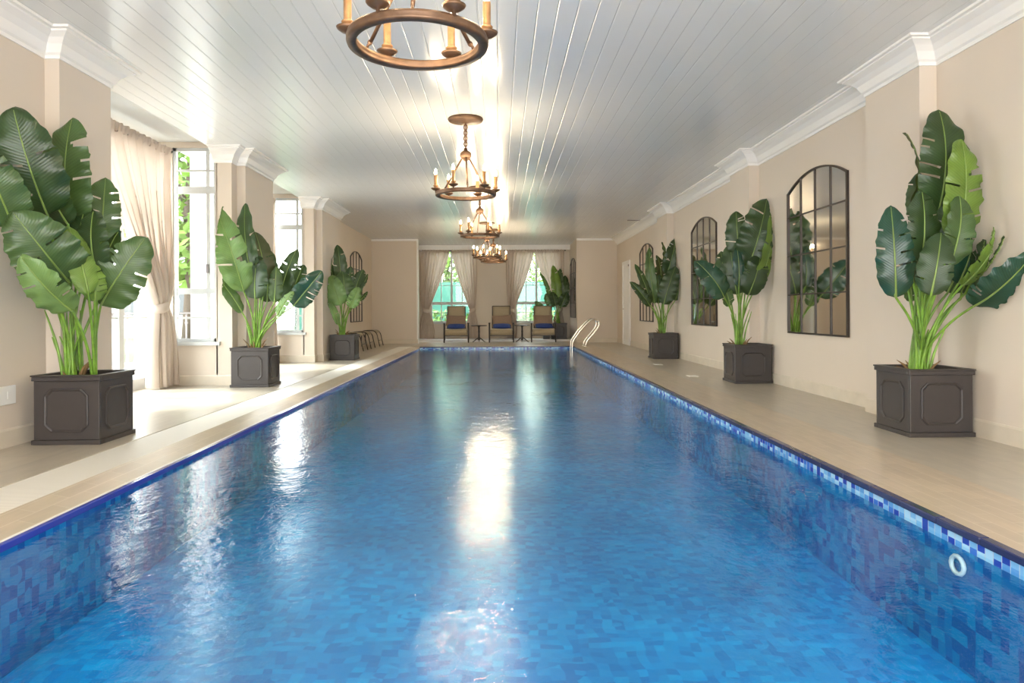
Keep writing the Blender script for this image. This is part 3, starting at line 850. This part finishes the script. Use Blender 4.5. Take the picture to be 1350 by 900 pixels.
# ---------------------------------------------------------------- arched mirrors
def mirror():
    """arched mirror lying in the local XZ plane, facing -Y, back at y=0"""
    r = empty('wall_mirror'); W, z0, zs, zp = .77, -.98, .80, .99     # half width, bottom, springing, peak
    rise = zp-zs; rad = (W*W+rise*rise)/(2*rise); zc = zp-rad
    def ztop(x): return zc+math.sqrt(max(0, rad*rad-x*x))
    n = 24; xs = [-W+2*W*i/n for i in range(n+1)]
    t = MB(); vs = [(x, -.012, z0) for x in xs]+[(x, -.012, ztop(x)) for x in xs]
    vs += [(x, 0, z0) for x in xs]+[(x, 0, ztop(x)) for x in xs]; k = n+1
    fs = [(i, i+1, k+i+1, k+i) for i in range(n)] + [(2*k+i+1, 2*k+i, 3*k+i, 3*k+i+1) for i in range(n)]
    t.add(vs, fs); t.build('mirror_glass', M['mirror'], r)
    t = MB(); fw = .020; d = .028
    t.box(-W-.005, -W+fw, -d, 0, z0, zs+.005); t.box(W-fw, W+.005, -d, 0, z0, zs+.005); t.box(-W, W, -d, 0, z0, z0+fw)
    pr = [(-.0, -d), (-.0, 0), (-fw, 0), (-fw, -d)]; vs = []
    for x in xs:
        dx, dz = x/rad, (ztop(x)-zc)/rad
        for o, y in pr: vs.append((x+dx*o, y, ztop(x)+dz*o))
    t.add(vs, [(i*4+e, i*4+(e+1) % 4, (i+1)*4+(e+1) % 4, (i+1)*4+e) for i in range(n) for e in range(4)])
    t.build('mirror_frame', M['iron'], r)
    for x in (-W/2, 0, W/2):
        t = MB(); t.box(x-.008, x+.008, -.024, -.011, z0, ztop(x)-.01); t.build('glazing_bar', M['iron'], r)
    for i in range(3):
        z = z0+.49*(i+1); t = MB(); t.box(-W, W, -.023, -.0115, z-.008, z+.008); t.build('glazing_bar', M['iron'], r)
    return r
mi = mirror()
MI = [((XR-.001, 8.15, 1.68), -90, 'large arched dark-framed wall mirror nearest on the right wall'),
      ((XR-.001, 12.65, 1.70), -90, 'arched wall mirror on the right, second from the camera, behind a plant edge'),
      ((XR-.001, 17.6, 1.70), -90, 'farthest arched mirror on the right wall, mostly behind a plant'),
      ((XL2+.001, 19.6, 1.70), 90, 'arched mirror on the left wall above the curved benches'),
      ((NX1-.001, 23.05, 1.75), -90, 'arched mirror seen almost edge-on on the side of the window recess')]
for i, (p, rz, lab) in enumerate(MI):
    o = mi if i == 0 else copy_tree(mi)
    o.location = p; o.rotation_euler = (0, 0, R(rz)); tag(o, lab, 'mirror', 'arched mirrors on the walls')

# ---------------------------------------------------------------- curtains
def curtain(name, label, org, rz, top, tie, bottom, ztop, ztie, zbot, npl, outer, tiew=.13, amp=.05, group=None, seed=1):
    """cloth in local XZ plane; outer=-1 if the tied side is at smaller x"""
    r = empty(name, org, R(rz)); tag(r, label, 'curtain', group)
    rnd = random.Random(seed); phs = [rnd.uniform(-.5, .5) for _ in range(npl+1)]
    nz, nx = 60, npl*10; vs = []
    def edges(z):
        if z >= ztie:
            t = (ztop-z)/(ztop-ztie); e = t**1.25
            e2 = t**2.5
            a0, b0 = top; a1, b1 = tie[0]-tiew/2, tie[0]+tiew/2
            if outer < 0: return a0+(a1-a0)*e2, b0+(b1-b0)*e
            return a0+(a1-a0)*e, b0+(b1-b0)*e2
        t = (ztie-z)/(ztie-zbot); e = math.sin(min(1, t*1.25)*math.pi/2)**.9
        a0, b0 = tie[0]-tiew/2, tie[0]+tiew/2
        return a0+(bottom[0]-a0)*e, b0+(bottom[1]-b0)*e
    for i in range(nz+1):
        z = ztop-(ztop-zbot)*i/nz; a, b = edges(z); wd = b-a
        am = amp*min(1.25, max(.55, .9*(top[1]-top[0])/max(wd, .1)*.5)) * (1-.25*math.exp(-((z-ztie)/.12)**2))
        tz = (ztop-z)/(ztop-zbot)
        for j in range(nx+1):
            u = j/nx; x = a+wd*u
            q = u*npl; pi_ = min(int(q), npl-1); sh = phs[pi_]*(1-(q-pi_))+phs[pi_+1]*(q-pi_)
            y = am*math.sin(2*math.pi*q+sh+.5*tz)*(.75+.35*math.sin(q*2.3+seed))
            x += .25*am*math.sin(4*math.pi*q+sh)
            y += .012*math.sin(7*u+9*tz)
            vs.append((x, y, z + (.01*math.sin(q*6.28) if i == 0 else 0)))
    k = nx+1
    t = MB(); t.add(vs, [(i*k+j, i*k+j+1, (i+1)*k+j+1, (i+1)*k+j) for i in range(nz) for j in range(nx)], 0, True)
    t.build('curtain_cloth', M['curtain'], r)
    # gathered heading
    t = MB(); vs = []; nh = npl*8
    for i, (dz, dy) in enumerate(((-.05, -.012), (.0, -.02), (.035, -.03), (.05, -.015), (.05, .015), (.035, .03), (-.05, .012))):
        for j in range(nh+1):
            u = j/nh; vs.append((top[0]+(top[1]-top[0])*u, dy+.022*math.sin(u*nh*1.55+seed), ztop+dz+.01*math.sin(u*nh*.9)))
    k = nh+1
    t.add(vs, [(i*k+j, i*k+j+1, (i+1)*k+j+1, (i+1)*k+j) for i in range(6) for j in range(nh)], 0, True)
    t.build('gathered_heading', M['curtain'], r)
    # tie back
    t = MB(); prof = []; cxx = tie[0]; n = 24; vs = []
    for i, (dz, g) in enumerate(((.065, .0), (.055, .014), (.0, .018), (-.055, .014), (-.065, .0))):
        for j in range(n):
            a = 2*math.pi*j/n; vs.append((cxx+(tiew/2+.012+g)*math.cos(a), (amp*.9+.022+g)*math.sin(a), ztie+dz+.03*math.cos(a)*outer))
    t.add(vs, [(i*n+j, i*n+(j+1) % n, (i+1)*n+(j+1) % n, (i+1)*n+j) for i in range(4) for j in range(n)], 0, True)
    t.build('tie_back', M['curtain'], r)
    return r
def rod(label, p0, p1, group=None):
    t = MB(); t.tube([p0, p1], .014, 10)
    for p in (p0, p1):
        t.lathe([(0, p[2]-.02), (.02, p[2]-.01), (.02, p[2]+.01), (0, p[2]+.02)], p[0], p[1], 10)
    tag(t.build('curtain_rod', M['iron'], None), label, 'curtain rod', group)
# bay curtains (local x runs along world +Y when turned 90 degrees)
g1 = 'linen curtains of the left bays'
curtain('curtain', 'long pale linen curtain tied in a knot beside the tall narrow window', (-4.50, 0, 0), 90, (7.95, 9.62), (9.33, 0), (9.15, 9.64), 3.20, 1.08, .02, 11, 1, .2, .085, g1, 2)
curtain('curtain', 'linen curtain half hidden behind the nearest left pilaster and plant', (-4.50, 0, 0), 90, (6.55, 7.80), (6.75, 0), (6.56, 7.0), 3.20, 1.08, .02, 10, -1, .2, .055, g1, 3)
curtain('curtain', 'linen curtain seen as a narrow strip left of the second bay window', (-4.45, 0, 0), 90, (12.6, 13.92), (13.7, 0), (13.5, 13.92), 3.20, 1.08, .02, 10, 1, .2, .05, g1, 4)
curtain('curtain', 'linen curtain behind the second left pilaster, at the near side of its bay', (-4.45, 0, 0), 90, (11.2, 12.3), (11.4, 0), (11.2, 11.6), 3.20, 1.08, .02, 9, -1, .2, .05, g1, 5)
rod('slim curtain rod across the nearest left bay', (-4.50, 6.53, 3.215), (-4.50, 9.69, 3.215)); rod('slim curtain rod across the second left bay', (-4.45, 11.15, 3.215), (-4.45, 13.97, 3.215))
g2 = 'linen curtains of the far windows'
yc = YN-.13
curtain('curtain', 'far curtain hanging left of the left far window, leftmost of the four', (0, yc, 0), 0, (-2.86, -1.70), (-2.52, 0), (-2.78, -2.20), 3.07, 1.03, .08, 10, -1, .17, .045, g2, 6)
curtain('curtain', 'far curtain right of the left far window, behind the first side table', (0, yc, 0), 0, (-1.63, -.72), (-.92, 0), (-1.14, -.70), 3.07, 1.03, .08, 8, 1, .17, .045, g2, 7)
curtain('curtain', 'far curtain left of the right far window, behind the second side table', (0, yc, 0), 0, (.24, 1.22), (.42, 0), (.25, .62), 3.07, 1.03, .08, 8, -1, .17, .045, g2, 8)
curtain('curtain', 'far curtain behind the potted plant in the window recess', (0, yc, 0), 0, (1.22, 2.26), (2.08, 0), (1.8, 2.28), 3.07, 1.03, .08, 8, 1, .17, .045, g2, 9)
rod('curtain rod above the left far window', (-2.87, yc, 3.09), (-.68, yc, 3.09)); rod('curtain rod above the right far window', (.2, yc, 3.09), (2.3, yc, 3.09))

# ---------------------------------------------------------------- lounge chairs, cushions, tables
def lounge_chair():
    r = empty('lounge_chair')
    w = .385
    for s in (-1, 1):
        t = MB(); t.tube([(s*w, -.33, 0), (s*w, -.31, .33), (s*w, -.30, .60)], [.020, .022, .024], 8); t.build('leg', M['darkwood'], r)
        t = MB(); t.tube([(s*w, .42, 0), (s*w, .30, .33), (s*w, .24, .60)], [.020, .022, .022], 8); t.build('leg', M['darkwood'], r)
        t = MB(); t.box(s*w-.032, s*w+.032, -.36, .30, .60, .63); t.build('armrest', M['darkwood'], r, bevel=.01)
        t = MB(); t.box(s*(w-.03)-.014, s*(w-.03)+.014, -.33, .33, .34, .40); t.build('seat_rail', M['darkwood'], r, bevel=.005)
    t = MB(); t.box(-w, w, -.335, -.305, .205, .235); t.box(-w, w, -.34, -.30, .35, .39); t.build('stretcher', M['darkwood'], r, bevel=.004)
    t = MB(); vs = []
    for i, (y, z) in enumerate(((-.34, .24), (-.35, .33), (-.345, .40), (-.30, .425), (-.1, .405), (.1, .39), (.24, .385))):
        for j in range(9):
            x = -w+.03+(2*w-.06)*j/8; vs.append((x, y, z-.012*math.sin(math.pi*j/8)))
    t.add(vs, [(i*9+j, i*9+j+1, (i+1)*9+j+1, (i+1)*9+j) for i in range(6) for j in range(8)], 0, True)
    t.build('seat', M['sling'], r, solid=.022)
    t = MB(); t.box(-w+.04, w-.04, -.35, .20, .415, .437); t.build('seat_pad', M['seatpad'], r, bevel=.008)
    t = MB(); vs = []; bw = .28
    for i in range(9):
        q = i/8; y = .24+.26*q+.03*math.sin(q*3.1); z = .40+.755*q
        for j in range(7): vs.append((-bw+2*bw*j/6, y-.015*math.sin(math.pi*j/6), z))
    t.add(vs, [(i*7+j, i*7+j+1, (i+1)*7+j+1, (i+1)*7+j) for i in range(8) for j in range(6)], 0, True)
    t.build('backrest', M['sling'], r, solid=.018)
    t = MB()
    for s in (-1, 1): t.tube([(s*(bw+.012), .24, .38), (s*(bw+.012), .38, .77), (s*(bw+.012), .51, 1.165)], .015, 8)
    t.tube([(-bw-.012, .51, 1.165), (bw+.012, .51, 1.165)], .015, 8); t.build('back_frame', M['darkwood'], r)
    return r
def pillow_mesh(hw, hh, th):
    t = MB(); n = 10; vs = []
    for sd in (-1, 1):
        for i in range(n+1):
            for j in range(n+1):
                u, v = -1+2*i/n, -1+2*j/n
                k = (1-u*u)**.5*(1-v*v)**.5 if abs(u) < 1 and abs(v) < 1 else 0
                pin = 1-.10*(1-abs(v)) if False else 1-.07*(1-v*v)*abs(u)
                pz = 1-.09*(1-u*u)*abs(v)
                vs.append((u*hw*pin, sd*th*k**.7, v*hh*pz))
    m = (n+1)**2
    for sd in (0, 1):
        t.add([], [])
    fs = []
    for sd in (0, 1):
        for i in range(n):
            for j in range(n):
                a = sd*m+i*(n+1)+j; q = (a, a+n+1, a+n+2, a+1)
                fs.append(q if sd == 0 else q[::-1])
    t.add(vs, fs, 0, True); return t
lc = lounge_chair()
words = ['left', 'middle', 'right']
LX = [-1.385, .07, 1.43]
for i, x in enumerate(LX):
    o = lc if i == 0 else copy_tree(lc)
    o.location = (x, 22.9-.3, 0); o.rotation_euler = (0, 0, R((3, 0, -2)[i]))
    tag(o, ('beige high-backed lounge chair before the left far window, leftmost of three', 'beige high-backed lounge chair in front of the bare wall between the far windows', 'beige high-backed lounge chair beside the potted plant in the recess, rightmost of three')[i], 'chair', 'lounge chairs at the far end of the pool')
    b = pillow_mesh(.29, .17, .065).build('throw_pillow', M['bluepillow']); b.location = (x+.01, 22.375, .525); b.rotation_euler = (R(-74), 0, 0)
    tag(b, 'royal blue cushion on the %s lounge chair, below the taupe pillow' % words[i], 'cushion', 'blue cushions on the lounge chairs')
    b = pillow_mesh(.33, .20, .06).build('throw_pillow', M['brownpillow']); b.location = (x+(-.02, .03, .0)[i], 22.72, .70); b.rotation_euler = (R(-30), R((2, -3, 1)[i]), 0)
    tag(b, 'taupe pillow leaning on the back of the %s lounge chair' % words[i], 'cushion', 'taupe pillows on the lounge chairs')
def side_table():
    r = empty('side_table')
    t = MB(); t.lathe([(0, .525), (.25, .525), (.26, .535), (.255, .55), (.0, .55)], seg=28); t.build('table_top', M['darkwood'], r)
    t = MB(); t.lathe([(.0, .06), (.045, .07), (.03, .12), (.025, .3), (.032, .34), (.025, .4), (.03, .50), (.07, .526)], seg=14); t.build('pedestal', M['darkwood'], r)
    for k in range(3):
        a = R(90+120*k); c, s = math.cos(a), math.sin(a)
        t = MB(); t.tube([(.02*c, .02*s, .14), (.10*c, .10*s, .10), (.20*c, .20*s, .025), (.24*c, .24*s, .012)], [.02, .018, .014, .012], 8); t.build('leg', M['darkwood'], r)
    return r
st = side_table()
for i, x in enumerate((-.655, .745)):
    o = st if i == 0 else copy_tree(st)
    o.location = (x, 22.62, 0)
    tag(o, ('round dark side table between the left and middle lounge chairs', 'round dark side table between the middle and right lounge chairs')[i], 'table', 'side tables between the lounge chairs')
t = MB(); t.box(-.11, .11, -.12, .12, 0, .14); t.box(-.12, .12, -.13, .13, .14, .16)
o = t.build('storage_box', M['planter'], bevel=.006); o.location = (1.58, 23.36, .06); tag(o, 'low dark box on the white step beside the far potted plant', 'box')

# curved tubular benches on the left
def bench():
    r = empty('curved_bench')
    for s in (-1, 1):
        t = MB(); y = s*.30
        t.tube(spline([(-.27, y, .0), (-.262, y, .3), (-.24, y, .42), (-.17, y, .455), (0, y, .455), (.10, y, .445), (.18, y, .36), (.22, y, .2), (.265, y, 0)], 28), .014, 8)
        t.build('leg_frame', M['iron'], r)
    t = MB(); vs = []
    pr = [(-.24, .44), (-.17, .468), (0, .468), (.10, .458), (.165, .395)]
    for x, z in pr:
        vs += [(x, -.30, z), (x, 0, z-.012), (x, .30, z)]
    t.add(vs, [(i*3+j, i*3+j+1, (i+1)*3+j+1, (i+1)*3+j) for i in range(4) for j in range(2)], 0, True)
    t.build('seat_sling', M['sling'], r, solid=.006)
    t = MB(); t.tube([(.225, -.30, .17), (.225, .30, .17)], .008, 6); t.build('stretcher', M['iron'], r)
    return r
bn = bench()
for i, y in enumerate((18.12, 19.2, 20.55)):
    o = bn if i == 0 else copy_tree(bn)
    o.location = (-3.72, y, 0)
    tag(o, ('dark bench with curved tube legs nearest the left potted plant', 'middle of the three dark benches with curved tube legs', 'dark bench with curved tube legs nearest the far wall')[i], 'bench', 'curved tube benches along the left wall')

# pool grab rails
r = empty('pool_ladder', (2.1, 19.4, 0)); tag(r, 'polished steel pool ladder rails at the far right pool corner', 'ladder')
for s in (-.26, .26):
    t = MB(); t.tube(spline([(-.10, s, -.6), (-.10, s, -.3), (-.085, s, .08), (-.03, s, .24), (.17, s, .50), (.36, s, .70), (.48, s, .765), (.60, s, .74), (.645, s, .65), (.60, s, .52), (.45, s, .33), (.32, s, .18), (.285, s, .08), (.28, s, 0)], 60), .022, 12)
    t.build('hand_rail', M['steel'], r)
    t = MB(); t.lathe([(.022, .025), (.045, .02), (.05, .002), (.0, .002)], .28, s, 16); t.build('floor_flange', M['steel'], r)
for z in (-.28, -.5):
    t = MB(); t.box(-.14, -.04, -.25, .25, z, z+.03); t.build('tread', M['steel'], r, bevel=.005)

# small fixtures
for i, y in enumerate((10.55, 12.85)):
    t = MB(); t.box(-.07, .07, -.10, .10, 0, .005); t.box(-.055, .055, -.085, .085, .005, .007)
    o = t.build('floor_cover', M['plastic'], bevel=.001); o.location = (2.93, y, .0)
    tag(o, ('small white cover plate in the right deck, nearer one', 'small white cover plate in the right deck, farther one')[i], 'cover', 'white cover plates in the right deck')
r = empty('wall_socket', (XL, 5.25, .39)); tag(r, 'white double wall socket on the left wall beside the nearest planter', 'socket')
t = MB(); t.box(0, .012, -.13, .13, -.07, .07); t.build('face_plate', M['plastic'], r, bevel=.004)
for y in (-.06, .06): t = MB(); t.box(.011, .015, y-.025, y+.025, -.03, .03); t.build('socket_insert', M['plastic'], r, bevel=.002)
r = empty('ceiling_vent', (3.42, 17.5, ZC)); tag(r, 'thin grey air vent in the ceiling near the far right pilaster', 'vent')
t = MB(); t.box(-.2, .2, -.09, .09, -.010, 0); t.build('vent_frame', M['slot'], r, bevel=.002)
for k in range(4): t = MB(); t.box(-.185, .185, -.07+k*.042, -.055+k*.042, -.016, -.010); t.build('vent_slat', M['rail'], r)
r = MB(); ring = [(PX1-.012, 3.15+.045*math.cos(a*.5236), -.17+.04*math.sin(a*.5236)) for a in range(12)]
r.tube(ring, .011, 6, closed=True); o = r.build('pool_inlet', M['plastic']); tag(o, 'round white water inlet ring in the right pool wall', 'pool inlet')

# ---------------------------------------------------------------- outside
GR = vary(mat('pale_terrace_stone', (.55,.52,.47), .8), (.55,.52,.47), 2, .06)
LAWN = vary(mat('lawn_grass', (.07,.13,.03), .9), (.04,.08,.02), 8, .3)
t = MB(); t.box(-22, -4.85, YB-2, 14.5, -.25, -.02); struct(t, 'ground_terrace', GR)
t = MB(); t.box(-40, -4.9, 14.5, 70, -.35, -.10); t.box(-8.2, 30, YN+.2, 70, -.35, -.10); struct(t, 'ground_lawn', LAWN)
FOL = [vary(mat('tree_foliage', (.075,.14,.02), .6), (.09,.17,.02), .9, .6), vary(mat('shrub_foliage', (.05,.12,.02), .6), (.07,.15,.02), 2, .5)]
BARK = mat('tree_bark', (.08,.06,.045), .9)
def foliage(cx, cy, cz, rx, ry, rz, n, size, mi, rnd):
    t = MB()
    for _ in range(n):
        while True:
            u = Vector((rnd.uniform(-1, 1), rnd.uniform(-1, 1), rnd.uniform(-1, 1)))
            if .25 < u.length < 1: break
        p = Vector((cx+u.x*rx, cy+u.y*ry, cz+u.z*rz)); a = Vector((rnd.gauss(0, 1), rnd.gauss(0, 1), rnd.gauss(0, 1))).normalized()
        b = a.orthogonal().normalized(); s = size*rnd.uniform(.6, 1.3)
        t.add([p-a*s, p-b*s*.45, p+a*s, p+b*s*.45], [(0, 1, 2, 3)])
    return t
def tree(x, y, h, r, label, n=900, leafs=.16, seed=1, mi=0):
    rnd = random.Random(seed); o = empty('garden_tree', (x, y, -.1)); tag(o, label, 'tree', 'trees outside')
    t = MB(); t.tube([(0, 0, 0), (.1, 0, h*.3), (0, .1, h*.6), (.1, 0, h*.85)], [.16, .13, .09, .04], 8)
    for k in range(5):
        a = rnd.uniform(0, 6.28); t.tube([(0, 0, h*.35+k*.1*h), (r*.4*math.cos(a), r*.4*math.sin(a), h*.5+k*.1*h), (r*.75*math.cos(a), r*.75*math.sin(a), h*.62+k*.09*h)], [.06, .045, .02], 6)
    t.build('trunk', BARK, o)
    foliage(0, 0, h*.68, r, r, h*.42, n, leafs, mi, rnd).build('crown', FOL[mi], o)
TR = [(-7.55, 17.0, 6.0, 1.5, 'bright leafy tree outside the nearest bay window', 1500),
      (-10.5, 24, 8, 2.4, 'tree farther out beyond the left terrace', 1200),
      (-2.6, 35, 5.4, 2.6, 'tree beyond the fence, seen through the left far window', 1700),
      (2.6, 37, 5.2, 1.5, 'tree beyond the fence, seen through the right far window', 900),
      (-12, 17, 7, 2.2, 'tree outside beyond the second bay', 900)]
for i, (x, y, h, r, lab, n) in enumerate(TR): tree(x, y, h, r, lab, n, .17, i+3)
# planting against the far fence
for i, (x, y, s, lab) in enumerate(((-2.2, 27.2, .75, 'low leafy shrub outside the left far window, left side'), (-1.2, 27.8, .6, 'rounded green shrub outside the left far window, right side'),
                                   (.9, 27.0, .8, 'bright shrub outside the right far window, left side'), (1.9, 28.2, .7, 'green shrub outside the right far window, right side'))):
    rnd = random.Random(i+30); o = empty('garden_shrub', (x, y, -.1)); tag(o, lab, 'shrub', 'shrubs outside the far windows')
    foliage(0, 0, s*.8, s, s*.7, s*.85, 420, .10, 1, rnd).build('shrub_leaves', FOL[1], o)
    t = MB()
    for k in range(5): t.tube([(0, 0, 0), (rnd.uniform(-.3, .3), rnd.uniform(-.2, .2), s)], .015, 5)
    t.build('shrub_stems', BARK, o)
FG = vary(mat('green_screen_fence', (.06,.22,.16), .7), (.03,.13,.095), 3, .12)
r = empty('garden_fence', (0, 31, -.1)); tag(r, 'sea-green screen fence at the end of the garden', 'fence')
t = MB(); t.box(-9, 9, -.01, .01, .05, 2.4); t.build('screen_panel', FG, r)
for k in range(7): t = MB(); t.tube([(-9+3*k, -.04, 0), (-9+3*k, -.04, 2.45)], .03, 6); t.build('fence_post', M['rail'], r)
# balustrade on the terrace
r = empty('balustrade', (-5.9, 5, -.02)); tag(r, 'grey iron balustrade on the terrace outside the left bays', 'railing')
ys = [0.3+.42*k for k in range(32)]
t = MB(); t.box(-.025, .025, 0, 13.6, 1.0, 1.03); t.build('top_rail', M['rail'], r)
t = MB(); t.box(-.012, .012, 0, 13.6, .09, .11); t.build('bottom_rail', M['rail'], r)
for y in ys:
    t = MB(); t.tube([(0, y, 0), (0, y, 1.0)], .014, 6); t.lathe([(.014, .16), (.03, .19), (.014, .22)], 0, y, 8); t.lathe([(.014, .80), (.03, .83), (.014, .86)], 0, y, 8)
    t.build('baluster', M['rail'], r)
for i, y in enumerate((10.6, 15.0)):
    t = MB(); t.box(-.17, .17, -.17, .17, 0, .25); t.lathe([(.15, .25), (.13, .32), (.125, 3.3), (.15, 3.36), (.17, 3.45), (0, 3.45)], 0, 0, 20)
    o = t.build('porch_column', M['white']); o.location = (-5.35, y, -.02); tag(o, ('white porch column outside the nearest bay window', 'white porch column outside the second bay')[i], 'column', 'white porch columns')
# neighbouring house
r = empty('neighbour_house', (-16, 34, -.1)); tag(r, 'pale neighbouring house with grey roof beyond the terrace', 'building')
t = MB(); t.box(-4, 4, -3, 3, 0, 3.0); t.build('wall', mat('pale_render', (.6,.57,.52), .8), r)
t = MB(); t.add([(-4.4,-3.4,3), (4.4,-3.4,3), (4.4,3.4,3), (-4.4,3.4,3), (-4.4,0,4.6), (4.4,0,4.6)], [(0,1,5,4), (2,3,4,5), (0,4,3), (1,2,5), (0,3,2,1)]); t.build('roof', mat('grey_roof_tiles', (.12,.12,.13), .8), r)
for x in (-2.4, 0, 2.4): t = MB(); t.box(x-.5, x+.5, -3.03, -2.98, 1.0, 2.2); t.build('window', mat('dark_house_window', (.05,.06,.07), .2), r)
